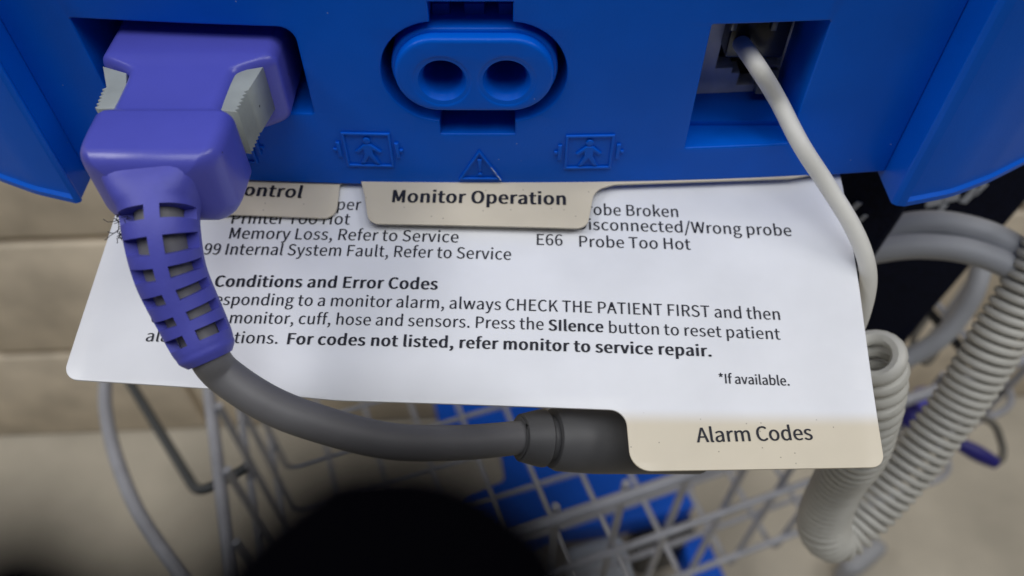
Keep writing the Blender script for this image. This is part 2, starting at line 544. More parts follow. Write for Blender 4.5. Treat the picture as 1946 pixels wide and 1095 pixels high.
# raised symbols
def strip2(pts, w):
    """closed outline band -> two loops"""
    out = []
    c = sum((Vector(p) for p in pts), Vector((0, 0))) / len(pts)
    inn = []
    m = len(pts)
    for i in range(m):
        p, a, b = Vector(pts[i]), Vector(pts[i - 1]), Vector(pts[(i + 1) % m])
        d = ((a - p).normalized() + (b - p).normalized()).normalized()
        s = sin((a - p).angle(b - p) / 2)
        inn.append(p + d * (w / s))
    return [[Vector(p) for p in pts], inn]
def seg(a, b, w):
    a, b = Vector(a), Vector(b); d = (b - a).normalized(); n = Vector((-d.y, d.x)) * w / 2
    return [a + n, b + n, b - n, a - n]
def join(meshes):
    bm = bmesh.new()
    for m in meshes:
        bm.from_mesh(m); bpy.data.meshes.remove(m)
    return from_bm(bm)
def raised(loops, t=.00052, b=.00020): return plate(loops, -t + .00005, t, b, slices=False)
def body_symbol(cpx):
    c = PP(*cpx)
    w, h = .0047, .0043
    u = 1.0
    ms = [raised(strip2([(c.x - w, c.y + h), (c.x + w, c.y + h), (c.x + w, c.y - h), (c.x - w, c.y - h)], .00055))]
    for s in (-1, 1):
        x = c.x + s * (w + .0010)
        ms.append(raised([seg((x, c.y + .0019), (x, c.y - .0019), .0008)]))
        ms.append(raised([seg((x + s * .0004, c.y), (x + s * .0011, c.y), .0007)]))
    k = .00088
    person = [(0.75, 1.75), (2.9, -.3), (2.3, -.9), (1.05, .3), (.95, -1.0), (2.2, -3.9), (1.25, -3.9), (0, -1.7),
              (-1.25, -3.9), (-2.2, -3.9), (-.95, -1.0), (-1.05, .3), (-2.3, -.9), (-2.9, -.3), (-.75, 1.75)]
    ms.append(raised([[Vector((c.x + x * k, c.y + z * k)) for x, z in person]]))
    ms.append(raised([circle2(c.x, c.y + 2.75 * k, .85 * k, 20)]))
    return join(ms)
for p in ((700, 284), (1119, 288), (436, 276)):
    link("raised_symbol", body_symbol(p), M['blue'], panel, angle=25)
c = PP(912, 315)
T = [(c.x, c.y + .0043), (c.x + .0044, c.y - .0036), (c.x - .0044, c.y - .0036)]
ms = [raised(strip2(T, .00055)), raised([[Vector((c.x - .00045, c.y + .0019)), Vector((c.x + .00045, c.y + .0019)), Vector((c.x + .0002, c.y - .0013)), Vector((c.x - .0002, c.y - .0013))]]),
      raised([circle2(c.x, c.y - .0021, .0004, 14)])]
link("warning_symbol", join(ms), M['blue'], panel, angle=25)
M['scuff'] = mat("pale_scuff", (0.45, 0.52, 0.68), .6, .3, .5, 3000)
bm = bmesh.new()
p, q = Vector(T[0]).lerp(Vector(T[1]), .55), Vector(T[0]).lerp(Vector(T[1]), .97)
random.seed(3)
pts = [p.lerp(q, k / 9) for k in range(10)]
tube_bm(bm, [Vector((a.x - .00012 + random.uniform(-.00006, .00006), yfront(a.x) - .00060, a.y)) for a in pts], [random.uniform(.00005, .00013) for _ in pts], 6)
link("scuff_mark", from_bm(bm), M['scuff'], panel)

# letter outlines (advance, bezier loops) for the printed cards, cap height 700
GLYPHS = {
'*':(446,[[133,459,147,450,173,480,198,510,223,540,248,510,273,480,298,450,312,459,326,470,340,479,320,513,299,546,279,579,314,594,348,609,383,623,377,640,372,656,367,672,330,663,294,654,258,645,255,684,251,722,248,760,231,760,214,760,197,760,194,722,190,683,187,644,151,654,115,663,78,672,73,656,67,640,62,623,97,609,131,594,165,579,145,546,125,513,105,479,119,470]]),
',':(265,[[65,-164,72,-181,158,-145,211,-74,211,18,211,82,183,120,137,120,102,120,72,97,72,59,72,21,101,-2,136,-2,139,-2,143,-1,146,-1,145,-58,110,-104,51,-130,58,-147]]),
'.':(265,[[97,-13,133,-13,167,-13,196,14,196,53,196,94,167,120,133,120,97,120,70,94,70,53,70,14]]),
'/':(374,[[106,139,11,-171,32,-171,53,-171,74,-171,170,139,265,448,360,758,339,758,318,758,297,758,202,448]]),
'6':(530,[[154,-13,287,-13,396,-13,489,79,489,215,489,362,413,434,294,434,240,434,179,403,136,350,139,567,219,641,316,641,358,641,400,620,427,587,443,605,460,623,476,641,437,683,385,712,312,712,177,712,53,608,53,334,53,103],[147,136,137,281,183,346,237,369,280,369,365,369,406,309,406,215,406,119,354,56,287,56,200,56]]),
'9':(530,[[148,-13,224,-13,355,-13,478,97,478,380,478,602,377,712,242,712,134,712,42,621,42,485,42,341,118,265,235,265,293,265,353,299,396,350,390,134,311,60,221,60,176,60,134,80,103,114,87,95,71,77,55,59,95,18],[386,568,395,424,349,357,296,330,249,330,166,330,124,392,124,485,124,581,176,644,244,644,332,644]]),
'A':(581,[[83,233,4,0,34,0,63,0,93,0,115,71,138,143,160,214,246,214,331,214,416,214,438,143,461,71,483,0,514,0,545,0,577,0,497,233,418,467,339,700,306,700,274,700,241,700,162,467],[253,284,182,284,194,320,205,356,217,392,242,471,265,546,286,628,288,628,289,628,290,628,313,547,335,471,361,392,372,356,383,320,394,284,324,284]]),
'B':(627,[[97,233,97,0,171,0,245,0,319,0,476,0,584,68,584,205,584,301,525,356,442,372,442,374,442,375,442,377,508,398,544,459,544,529,544,652,445,700,304,700,235,700,166,700,97,700,97,467],[219,403,184,403,184,479,184,554,184,630,220,630,256,630,292,630,402,630,457,600,457,518,457,446,409,403,288,403,254,403],[225,71,184,71,184,158,184,246,184,334,225,334,266,334,307,334,430,334,497,295,497,208,497,114,427,71,307,71,266,71]]),
'C':(609,[[185,-13,360,-13,451,-13,519,24,575,88,558,107,542,125,526,144,481,95,431,65,364,65,230,65,146,176,146,352,146,527,235,635,367,635,427,635,473,608,510,569,526,588,542,607,558,626,518,671,451,712,366,712,188,712,55,576,55,350,55,122]]),
'D':(657,[[97,233,97,0,156,0,215,0,275,0,486,0,600,131,600,352,600,576,486,700,271,700,213,700,155,700,97,700,97,467],[211,73,184,73,184,258,184,443,184,628,211,628,237,628,263,628,429,628,510,530,510,352,510,176,429,73,263,73,237,73]]),
'E':(562,[[97,233,97,0,234,0,372,0,510,0,510,25,510,50,510,76,401,76,293,76,184,76,184,160,184,245,184,330,273,330,361,330,450,330,450,356,450,381,450,406,361,406,273,406,184,406,184,479,184,552,184,625,289,625,394,625,499,625,499,650,499,675,499,700,365,700,231,700,97,700,97,467]]),
'F':(527,[[97,233,97,0,126,0,155,0,184,0,184,105,184,209,184,314,274,314,362,314,452,314,452,339,452,364,452,389,362,389,274,389,184,389,184,468,184,546,184,625,289,625,394,625,499,625,499,650,499,675,499,700,365,700,231,700,97,700,97,467]]),
'H':(695,[[97,233,97,0,126,0,155,0,184,0,184,110,184,220,184,330,293,330,402,330,511,330,511,220,511,110,511,0,540,0,570,0,600,0,600,233,600,467,600,700,570,700,540,700,511,700,511,602,511,504,511,407,402,407,293,407,184,407,184,504,184,602,184,700,155,700,126,700,97,700,97,467]]),
'I':(280,[[97,233,97,0,126,0,155,0,184,0,184,233,184,467,184,700,155,700,126,700,97,700,97,467]]),
'K':(617,[[97,233,97,0,126,0,155,0,184,0,184,74,184,148,184,221,224,269,265,317,305,365,375,243,444,122,515,0,547,0,580,0,613,0,529,145,444,290,360,434,433,523,506,611,579,700,546,700,513,700,479,700,381,583,284,466,186,349,185,349,185,349,184,349,184,466,184,583,184,700,155,700,126,700,97,700,97,467]]),
'L':(518,[[97,233,97,0,228,0,359,0,491,0,491,25,491,50,491,76,389,76,286,76,184,76,184,284,184,492,184,700,155,700,126,700,97,700,97,467]]),
'M':(775,[[97,233,97,0,123,0,149,0,176,0,176,129,176,259,176,388,176,448,170,533,164,594,166,594,167,594,168,594,187,541,206,488,224,434,269,313,313,192,357,71,377,71,396,71,416,71,460,192,504,313,548,434,567,488,586,541,604,594,606,594,607,594,608,594,603,533,597,448,597,388,597,259,597,129,597,0,624,0,651,0,679,0,679,233,679,467,679,700,644,700,608,700,573,700,528,575,484,450,439,326,423,278,409,228,390,179,389,179,388,179,387,179,369,228,354,278,336,326,292,450,247,575,202,700,167,700,132,700,97,700,97,467]]),
'N':(690,[[97,233,97,0,124,0,152,0,179,0,179,122,179,245,179,368,179,441,173,516,169,586,170,586,172,586,173,586,198,538,223,490,248,442,333,295,418,147,503,0,533,0,564,0,594,0,594,233,594,467,594,700,566,700,538,700,510,700,510,579,510,457,510,336,510,263,516,184,522,115,521,115,519,115,518,115,492,163,467,211,442,259,357,406,272,553,186,700,156,700,126,700,97,700,97,467]]),
'O':(708,[[179,-13,354,-13,530,-13,653,128,653,352,653,577,530,712,354,712,179,712,55,577,55,352,55,128],[480,65,354,65,228,65,146,178,146,352,146,527,228,635,354,635,480,635,562,527,562,352,562,178]]),
'P':(604,[[97,233,97,0,126,0,155,0,184,0,184,93,184,186,184,279,223,279,261,279,300,279,453,279,558,347,558,495,558,647,453,700,296,700,230,700,163,700,97,700,97,467],[219,350,184,350,184,443,184,536,184,628,218,628,251,628,284,628,408,628,470,597,470,495,470,394,411,350,288,350,254,350]]),
'R':(606,[[223,368,184,368,184,455,184,541,184,628,223,628,263,628,302,628,411,628,472,596,472,504,472,413,411,368,302,368,263,368],[423,99,480,0,513,0,546,0,579,0,520,102,461,204,402,307,497,329,560,394,560,504,560,649,457,700,315,700,242,700,169,700,97,700,97,467,97,233,97,0,126,0,155,0,184,0,184,99,184,198,184,297,226,297,268,297,310,297,367,198]]),
'S':(569,[[191,-13,290,-13,436,-13,528,76,528,186,528,290,465,338,384,373,351,388,318,402,284,416,230,439,168,465,168,534,168,596,220,635,299,635,364,635,415,610,458,570,474,589,489,608,504,626,455,677,382,712,299,712,172,712,78,635,78,527,78,425,156,375,221,348,254,333,287,318,321,304,388,274,438,251,438,179,438,111,384,65,291,65,219,65,148,99,98,152,81,131,63,111,46,91,106,28]]),
'T':(572,[[242,208,242,0,271,0,301,0,330,0,330,208,330,417,330,625,401,625,472,625,542,625,542,650,542,675,542,700,371,700,200,700,30,700,30,675,30,650,30,625,100,625,171,625,242,625,242,417]]),
'W':(838,[[124,233,173,0,208,0,243,0,278,0,313,141,347,281,382,422,393,477,407,528,417,581,419,581,420,581,421,581,432,528,443,477,455,422,491,281,526,141,561,0,597,0,633,0,668,0,716,233,764,467,813,700,785,700,756,700,729,700,703,573,678,446,653,319,641,244,627,168,615,92,613,92,611,92,609,92,592,168,577,244,560,319,527,446,495,573,462,700,435,700,408,700,381,700,349,573,317,446,284,319,267,244,250,168,235,92,234,92,232,92,231,92,217,168,203,244,189,319,164,446,140,573,116,700,85,700,55,700,25,700,74,467]]),
'a':(537,[[120,-13,207,-13,271,-13,329,21,379,62,380,62,381,62,382,62,384,41,387,21,390,0,413,0,437,0,461,0,461,106,461,213,461,319,461,448,409,532,282,532,198,532,125,495,78,464,89,444,101,424,112,404,153,432,207,459,267,459,352,459,374,395,374,328,154,304,56,247,56,135,56,41],[282,58,232,58,181,58,140,81,140,140,140,207,200,250,374,270,374,222,374,174,374,126,324,81]]),
'b':(590,[[268,-13,316,-13,434,-13,541,90,541,267,541,428,469,532,335,532,277,532,220,499,172,459,173,490,175,521,176,552,176,621,176,691,176,760,146,760,117,760,88,760,88,507,88,253,88,0,111,0,134,0,158,0,160,18,163,36,165,53,166,53,168,53,169,53,214,13],[388,61,302,61,267,61,221,74,176,115,176,206,176,297,176,388,224,434,270,458,313,458,413,458,451,382,451,266,451,139]]),
'c':(487,[[155,-13,292,-13,354,-13,413,13,460,53,447,72,435,92,422,112,390,83,348,60,300,60,204,60,139,139,139,259,139,378,208,458,303,458,343,458,376,440,406,413,420,432,435,452,450,471,413,503,367,532,299,532,165,532,50,432,50,259,50,87]]),
'd':(592,[[135,-13,265,-13,326,-13,382,21,422,61,423,61,424,61,425,61,427,41,430,20,432,0,456,0,480,0,504,0,504,253,504,507,504,760,475,760,446,760,416,760,416,693,416,627,416,560,418,531,419,501,421,472,375,509,336,532,275,532,157,532,51,427,51,259,51,86],[331,61,284,61,193,61,140,135,140,260,140,378,207,458,290,458,333,458,373,443,416,404,416,313,416,223,416,132,373,84]]),
'e':(529,[[160,-13,298,-13,368,-13,423,11,468,40,458,59,447,79,437,98,398,73,358,57,307,57,209,57,141,128,136,239,252,239,369,239,485,239,487,252,489,269,489,288,489,436,414,532,282,532,163,532,50,428,50,259,50,88],[227,301,135,301,145,404,210,462,284,462,365,462,413,406,413,301,320,301]]),
'f':(310,[[32,470,32,448,55,448,79,448,102,448,102,299,102,149,102,0,131,0,160,0,189,0,189,149,189,299,189,448,226,448,262,448,299,448,299,471,299,495,299,518,262,518,226,518,189,518,189,546,189,573,189,600,189,667,213,703,263,703,281,703,302,698,321,689,327,711,334,734,340,756,316,766,286,773,253,773,150,773,102,707,102,602,102,574,102,546,102,518,79,517,55,515,32,514,32,492]]),
'g':(539,[[137,-239,263,-239,423,-239,525,-156,525,-59,525,27,464,64,345,64,311,64,277,64,242,64,173,64,152,88,152,120,152,149,166,166,185,182,208,171,237,164,262,164,369,164,452,234,452,345,452,390,434,428,410,452,445,452,480,452,516,452,516,474,516,496,516,518,455,518,395,518,335,518,317,526,291,532,262,532,158,532,68,460,68,347,68,284,101,234,136,207,136,206,136,205,136,203,108,184,78,150,78,107,78,66,98,38,125,22,125,20,125,19,125,17,76,-13,49,-55,49,-100,49,-189],[322,223,262,223,202,223,152,271,152,347,152,423,202,468,262,468,324,468,372,423,372,347,372,271],[375,-179,275,-179,181,-179,125,-143,125,-88,125,-58,140,-27,178,0,200,-6,225,-8,244,-8,274,-8,304,-8,334,-8,403,-8,439,-25,439,-74,439,-127]]),
'h':(579,[[88,253,88,0,117,0,146,0,176,0,176,125,176,251,176,376,227,429,263,455,317,455,386,455,415,414,415,317,415,211,415,106,415,0,444,0,473,0,502,0,502,109,502,219,502,328,502,460,453,532,344,532,273,532,220,493,172,445,173,480,175,516,176,552,176,621,176,691,176,760,146,760,117,760,88,760,88,507]]),
'i':(263,[[88,173,88,0,117,0,146,0,176,0,176,173,176,346,176,518,146,518,117,518,88,518,88,346],[97,625,132,625,166,625,190,648,190,684,190,717,166,740,132,740,97,740,74,717,74,684,74,648]]),
'k':(527,[[88,253,88,0,116,0,145,0,174,0,174,46,174,91,174,137,206,175,239,212,271,250,322,167,372,83,423,0,455,0,486,0,518,0,452,103,387,206,322,309,379,379,437,449,495,518,462,518,430,518,397,518,324,427,251,337,178,245,176,245,175,245,174,245,174,417,174,588,174,760,145,760,116,760,88,760,88,507]]),
'l':(271,[[115,-13,179,-13,203,-13,218,-9,230,-5,226,17,222,40,218,62,208,60,204,60,200,60,186,60,176,71,176,97,176,318,176,539,176,760,146,760,117,760,88,760,88,541,88,322,88,103,88,30]]),
'm':(884,[[88,173,88,0,117,0,146,0,176,0,176,125,176,251,176,376,223,430,266,455,305,455,371,455,402,414,402,317,402,211,402,106,402,0,431,0,460,0,489,0,489,125,489,251,489,376,537,430,579,455,620,455,686,455,716,414,716,317,716,211,716,106,716,0,745,0,774,0,803,0,803,109,803,219,803,328,803,460,752,532,646,532,582,532,529,491,474,432,453,494,411,532,331,532,269,532,216,493,170,443,169,443,169,443,168,443,165,468,162,493,160,518,136,518,112,518,88,518,88,346]]),
'n':(582,[[88,173,88,0,117,0,146,0,176,0,176,125,176,251,176,376,227,429,263,455,317,455,386,455,415,414,415,317,415,211,415,106,415,0,444,0,473,0,502,0,502,109,502,219,502,328,502,460,453,532,344,532,273,532,219,493,170,443,169,443,169,443,168,443,165,468,162,493,160,518,136,518,112,518,88,518,88,346]]),
'o':(579,[[162,-13,289,-13,416,-13,529,87,529,259,529,432,416,532,289,532,162,532,50,432,50,259,50,87],[379,60,289,60,200,60,139,139,139,259,139,378,200,458,289,458,379,458,440,378,440,259,440,139]]),
'p':(592,[[88,27,88,-219,117,-219,146,-219,176,-219,176,-160,176,-101,176,-43,175,-13,174,17,173,48,220,9,269,-13,316,-13,434,-13,541,90,541,267,541,428,469,532,335,532,275,532,217,497,170,458,169,458,169,458,168,458,165,478,162,498,160,518,136,518,112,518,88,518,88,273],[388,61,302,61,267,61,221,74,176,115,176,206,176,297,176,388,225,434,270,458,313,458,413,458,451,382,451,266,451,139]]),
'r':(371,[[88,173,88,0,117,0,146,0,176,0,176,111,176,222,176,333,210,421,263,453,305,453,328,453,339,451,356,445,362,470,367,495,372,520,356,529,340,532,317,532,260,532,206,490,170,424,169,424,169,424,168,424,165,455,162,487,160,518,136,518,112,518,88,518,88,346]]),
's':(447,[[150,-13,223,-13,346,-13,411,57,411,141,411,240,329,271,254,299,196,321,142,340,142,389,142,430,173,464,239,464,284,464,321,444,356,418,370,436,384,455,398,473,359,505,302,532,238,532,124,532,59,467,59,385,59,296,137,262,210,235,267,214,328,189,328,137,328,92,295,55,226,55,164,55,118,80,73,118,59,98,44,79,31,59,79,18]]),
't':(360,[[140,-13,250,-13,283,-13,317,-3,347,7,341,29,335,51,329,73,312,65,289,58,270,58,210,58,190,95,190,158,190,254,190,351,190,448,237,448,284,448,331,448,331,471,331,495,331,518,284,518,237,518,190,518,190,567,190,616,190,665,166,665,142,665,118,665,114,616,111,567,108,518,80,517,53,515,26,514,26,492,26,470,26,448,52,448,77,448,103,448,103,352,103,256,103,160,103,56]]),
'u':(579,[[130,-13,240,-13,310,-13,362,25,411,81,411,81,413,81,413,81,416,54,418,27,420,0,444,0,468,0,493,0,493,173,493,346,493,518,464,518,435,518,406,518,406,396,406,274,406,151,356,90,319,63,265,63,197,63,168,104,168,200,168,307,168,413,168,518,139,518,109,518,80,518,80,409,80,299,80,190,80,57]]),
'v':(497,[[137,173,200,0,234,0,268,0,302,0,363,173,424,346,485,518,456,518,428,518,399,518,366,420,334,322,301,223,286,173,268,120,253,71,251,71,250,71,248,71,233,120,217,173,200,223,168,322,136,420,103,518,73,518,43,518,13,518,75,346]]),
'w':(766,[[122,173,170,0,204,0,238,0,271,0,296,93,320,185,345,278,358,328,369,376,380,429,381,429,383,429,385,429,397,376,407,328,420,280,445,187,470,93,495,0,530,0,565,0,600,0,647,173,694,346,741,518,713,518,685,518,657,518,632,419,607,319,581,219,570,169,560,122,550,74,548,74,547,74,545,74,533,122,521,169,509,219,482,319,455,419,428,518,399,518,371,518,343,518,316,419,289,319,262,219,249,169,238,122,227,74,226,74,224,74,223,74,212,122,202,169,192,219,166,319,140,419,115,518,85,518,55,518,26,518,74,346]]),
'y':(497,[[73,-223,97,-223,200,-223,254,-145,290,-44,355,143,420,331,485,518,457,518,428,518,400,518,369,423,338,327,307,231,293,184,278,132,265,84,263,84,261,84,260,84,242,133,224,185,208,231,173,327,138,423,103,518,73,518,43,518,13,518,82,345,151,172,221,-1,217,-14,213,-27,209,-40,187,-104,151,-152,93,-152,78,-152,63,-147,53,-143,47,-166,41,-190,35,-213,52,-220]]),
}
# ================================================================== hanging index cards
DROOP = radians(12)
CO = Vector((0, .118, -.1135)); EU = Vector((1, 0, 0)); EV = Vector((0, -cos(DROOP), -sin(DROOP))); CN = Vector((0, -sin(DROOP), cos(DROOP)))
def bow(u, v):                  # the sheet is not quite flat
    return .0011 * cos((u + .02) * 26) - .0011 + .0005 * sin(v * 70 + u * 20)
def card_uv(px, py):
    d = ray(px, py); t = CO.dot(CN) / d.dot(CN); p = d * t - CO
    return Vector((p.dot(EU), p.dot(EV)))
def card_pt(u, v, n): return CO + EU * u + EV * v + CN * (n + bow(u, v))

def card_mesh(loop, n0, thick):
    me = curve_mesh([loop], thick, min(.00014, thick * .4), 1)
    bm = bmesh.new(); bm.from_mesh(me); bpy.data.meshes.remove(me)
    bmesh.ops.remove_doubles(bm, verts=bm.verts[:], dist=1e-7)
    for ax in (0, 1):
        q = [v.co[ax] for v in bm.verts]
        x = min(q) + .004
        while x < max(q):
            no = (1, 0, 0) if ax == 0 else (0, 1, 0)
            co = (x, 0, 0) if ax == 0 else (0, x, 0)
            bmesh.ops.bisect_plane(bm, geom=bm.verts[:] + bm.edges[:] + bm.faces[:], plane_co=co, plane_no=no, dist=1e-8)
            x += .005
    uvl = bm.loops.layers.uv.new("CardUV")
    for f in bm.faces:
        for l in f.loops: l[uvl].uv = (l.vert.co.x, l.vert.co.y)
    for v in bm.verts:
        v.co = card_pt(v.co.x, v.co.y, n0 + v.co.z - thick / 2)
    return from_bm(bm)
def px_loop(pts, rads):
    return round_poly([card_uv(*p) for p in pts], [r * .0001 for r in rads], 8)

GLYPH_SPACE = 194
_flat = {}
def glyph(ch):
    if ch in _flat: return _flat[ch]
    adv, sps = GLYPHS[ch]
    loops = []
    for s in sps:
        P = [s[i:i + 6] for i in range(0, len(s), 6)]
        L = []
        for a, b in zip(P, P[1:] + P[:1]):
            p0, p1, p2, p3 = Vector(a[2:4]), Vector(a[4:6]), Vector(b[0:2]), Vector(b[2:4])
            L.append(p0)
            d = p3 - p0
            if d.length < 1: continue
            dev = max(abs(d.cross(p1 - p0)), abs(d.cross(p2 - p0))) / d.length
            if dev > 4:
                for k in (1, 2, 3, 4):
                    t = k / 5
                    L.append(p0 * (1 - t) ** 3 + p1 * 3 * t * (1 - t) ** 2 + p2 * 3 * t * t * (1 - t) + p3 * t ** 3)
        M_ = []
        for p in L:
            if not M_ or (p - M_[-1]).length > 2: M_.append(p)
        if (M_[0] - M_[-1]).length <= 2: M_.pop()
        loops.append(M_)
    _flat[ch] = (adv, loops)
    return _flat[ch]
def fatten(loops, dx, dy):
    """heavier uprights than cross strokes, as in a flared sans"""
    big = max(loops, key=lambda l: max(p.x for p in l) - min(p.x for p in l) + max(p.y for p in l) - min(p.y for p in l))
    sg = 1 if sum(a.cross(b) for a, b in zip(big, big[1:] + big[:1])) > 0 else -1
    out = []
    for l in loops:
        m = len(l); L = []
        for i in range(m):
            a, p, b = l[i - 1], l[i], l[(i + 1) % m]
            e1_, e2_ = (p - a).normalized(), (b - p).normalized()
            n1_, n2_ = Vector((e1_.y, -e1_.x)) * sg, Vector((e2_.y, -e2_.x)) * sg
            n = n1_ + n2_
            if n.length < .3: n = n1_
            n = n / max(.45, n.length ** 2 / 2)
            L.append(Vector((p.x + max(-1, min(1, n.x)) * dx, p.y + max(-1, min(1, n.y)) * dy)))
        out.append(L)
    return out
def text_loops(s, dx, dy, space=GLYPH_SPACE, track=0):
    x = 0; out = []
    for ch in s:
        if ch == ' ':
            x += space + track; continue
        adv, lp = glyph(ch)
        for l in fatten(lp, dx, dy):
            out.append([Vector((p.x + x, p.y)) for p in l])
        x += adv + track + dx
    xs = [p.x for l in out for p in l]
    x0 = min(xs)
    return [[Vector((p.x - x0, p.y)) for p in l] for l in out], max(xs) - x0
def text_line(card, s, p0, p1, cap, n0, bold=False, style=None, slant=0.0):
    dx, dy = (5, 0) if bold else (11, -4)
    copies = (-32, -11, 11, 32) if bold else (0,)
    if style == 'medium':
        dx, dy = 2, 2; copies = (-13, 0, 13)
    loops, w = text_loops(s, dx, dy, track=(46 if bold else 14 if style is None else 8))
    a, b = card_uv(*p0), card_uv(*p1)
    d = (b - a); L = d.length; d.normalize()
    up = Vector((d.y, -d.x))
    if up.y > 0: up = -up                # towards the top of the card
    ca, cb = card_uv(p0[0], p0[1]), card_uv(p0[0], p0[1] - cap)
    ch = (cb - ca).length
    parts = []
    for j, sh in enumerate(copies):      # heavy faces: uprights thickened sideways
        me = curve_mesh([[Vector(((p.x + sh) / w * L, p.y / 700 * ch)) for p in l] for l in loops])
        for v in me.vertices:
            q = a + d * (v.co.x + v.co.y * slant) + up * v.co.y
            v.co = card_pt(q.x, q.y, n0 + .00012 + j * .000012)
        parts.append(me)
    me = join(parts) if len(parts) > 1 else parts[0]
    return link("printed_text", me, M['ink'], card, smooth=False)

tv = card_uv(1400, 789).y
M['card'] = card_mat("white_laminate", tv)
M['tab'] = card_mat("cream_laminate", None)
# lowest card
loop = px_loop([(268, 240), (1583, 240), (1607, 350), (1641, 545), (1669, 730), (1693, 882), (1201, 893), (1190, 777), (640, 762), (430, 741), (114, 718), (212, 400)],
               [20, 20, 200, 900, 900, 26, 36, 30, 600, 900, 30, 0])
base = card_pt(0, .03, 0)
card1 = link("index_card", card_mesh(loop, 0, .0006), M['card'])
tag(card1, "large white laminated card of error codes with a cream Alarm Codes tab", "card")
def T1(s, p0, p1, cap=21.2, **k): text_line(card1, s, p0, p1, cap, 0, **k)
T1("per", (640, 398), (685, 399))
T1("Printer Too Hot", (437, 422), (664, 427))
T1("Memory Loss, Refer to Service", (433, 451), (871, 463))
T1("99 Internal System Fault, Refer to Service", (384, 481), (971, 496))
T1("Probe Broken", (1098, 408), (1290, 411))
T1("Disconnected/Wrong probe", (1098, 437), (1508, 444))
T1("E66", (1020, 467), (1069, 468))
T1("Probe Too Hot", (1101, 470), (1314, 473))
T1("Conditions and Error Codes", (407, 544), (831, 553), 21, bold=True)
T1("responding to a monitor alarm, always CHECK THE PATIENT FIRST and then", (395, 579), (1487, 603))
T1("c", (285, 612), (298, 612))
T1("monitor, cuff, hose and sensors. Press the", (436, 615), (1033, 628))
T1("SIlence", (1043, 629), (1146, 631), 20.5, bold=True)
T1("button to reset patient", (1158, 632), (1488, 640))
T1("ala", (275, 648), (318, 649))
T1("tions.", (444, 653), (528, 655))
T1("For codes not listed, refer monitor to service repair.", (547, 656), (1354, 674), 21, bold=True)
T1("*If available.", (1370, 724), (1506, 727), 18, style='medium')
T1("Alarm Codes", (1328, 837), (1552, 830), 27.5, style='medium')
# card with the Control tab
loop = px_loop([(252, 260), (1560, 260), (1575, 330), (800, 335), (648, 347), (640, 421), (330, 404), (318, 335), (230, 330)],
               [10, 10, 10, 30, 16, 26, 26, 20, 10])
card2 = link("index_card", card_mesh(loop, .0013, .0006), M['tab'])
tag(card2, "cream index card tab lettered ontrol, half hidden behind the purple plug", "card", None)
text_line(card2, "Control", (440, 373), (574, 381), 22, .0013, bold=True)
# card with the Monitor Operation tab
loop = px_loop([(252, 250), (1545, 250), (1555, 335), (1500, 345), (1165, 361), (1128, 372), (1114, 446), (704, 437), (696, 385), (688, 349), (240, 335)],
               [10, 10, 10, 10, 40, 40, 26, 26, 60, 20, 10])
card3 = link("index_card", card_mesh(loop, .0024, .0006), M['tab'])
tag(card3, "cream index card tab lettered Monitor Operation, under the middle of the blue monitor", "card")
text_line(card3, "Monitor Operation", (749, 397), (1073, 402), 23.5, .0024, bold=True)

# ================================================================== purple plug and its cable
lead = empty("sensor_lead", (-.055, .09, -.105), "purple plug with grey squeeze clips and ribbed boot on a thick grey cable", "cable")
ZT, ZB = -.079, -.0932
PXC = -.0552
def rr(cx, w, zt, zb, r, n=7):
    return round_poly([(cx - w / 2, zb), (cx + w / 2, zb), (cx + w / 2, zt), (cx - w / 2, zt)], r, n)
rows = []        # (y, width, top, bottom, radius, bulge)
def add(y, w, dt=0., db=0., r=.0022, b=0., dx=0.): rows.append((y, w, ZT - dt, ZB + db, r, b, dx))
add(.1320, .0296); add(.1160, .0300)
for k in range(0, 9):
    t = k / 8
    w = .0300 - .0118 * (0.5 - .5 * cos(pi * t)) 
    add(.1155 - .0048 * t, w, .0002 * sin(pi * t * .5), r=.0022)
add(.1085, .0180, .0003); add(.1040, .0180, .0004); add(.1012, .0181, .0004)
add(.1006, .0184, .0003); add(.1002, .0216, .0001); add(.0996, .0222, .0); add(.0960, .0222, .0, b=.3)
add(.0935, .0220, 0, b=.75); add(.0925, .0218, .0001, .0001, b=.9)
for k in range(1, 6):
    t = k / 5 * pi / 2
    add(.0925 - .0022 * sin(t), .0218 - .0040 * (1 - cos(t)) , .0020 * (1 - cos(t)), .0020 * (1 - cos(t)), b=.95, r=.0024)
add(.0901, .012, .0035, .0035, b=1, r=.002)
bm = bmesh.new()
rings = []
for y, w, zt_, zb_2, r, b, dx in rows:
    rings.append([Vector((p.x, y - .0036 * b * (1 - ((p.x - PXC) / .011) ** 2), p.y)) for p in rr(PXC, w, zt_, zb_2, r)])
loft(bm, rings)
plug = link("plug_body", from_bm(bm), M['purple'], lead, angle=48)
# grey squeeze clips
def clip(pxs, serr, zt_, hgt):
    pts = [PZ(*p, zt_) for p in pxs]
    L = []
    m = len(pts)
    for i in range(m):
        p, q = pts[i], pts[(i + 1) % m]
        L.append(Vector((p.x, p.y)))
        if i in serr:
            k = 6
            d = Vector((q.x - p.x, q.y - p.y)); nrm = Vector((-d.y, d.x)).normalized() * serr[i]
            for j in range(1, k * 2):
                t = j / (k * 2)
                L.append(Vector((p.x, p.y)) + d * t + (nrm * .0006 if j % 2 else Vector((0, 0))))
    me = curve_mesh([L], hgt, .0001, 1)
    for v in me.vertices: v.co = (v.co.x, v.co.y, zt_ - hgt / 2 + v.co.z)
    return me
link("release_clip", clip([(500, 127), (440, 137), (405, 150), (405, 207), (452, 213), (472, 171)], {4: 1}, -.0803, .0089), M['clip'], lead, smooth=False)
link("release_clip", clip([(195, 126), (240, 139), (240, 205), (186, 207), (202, 166)], {3: 1}, -.0803, .0089), M['clip'], lead, smooth=False)
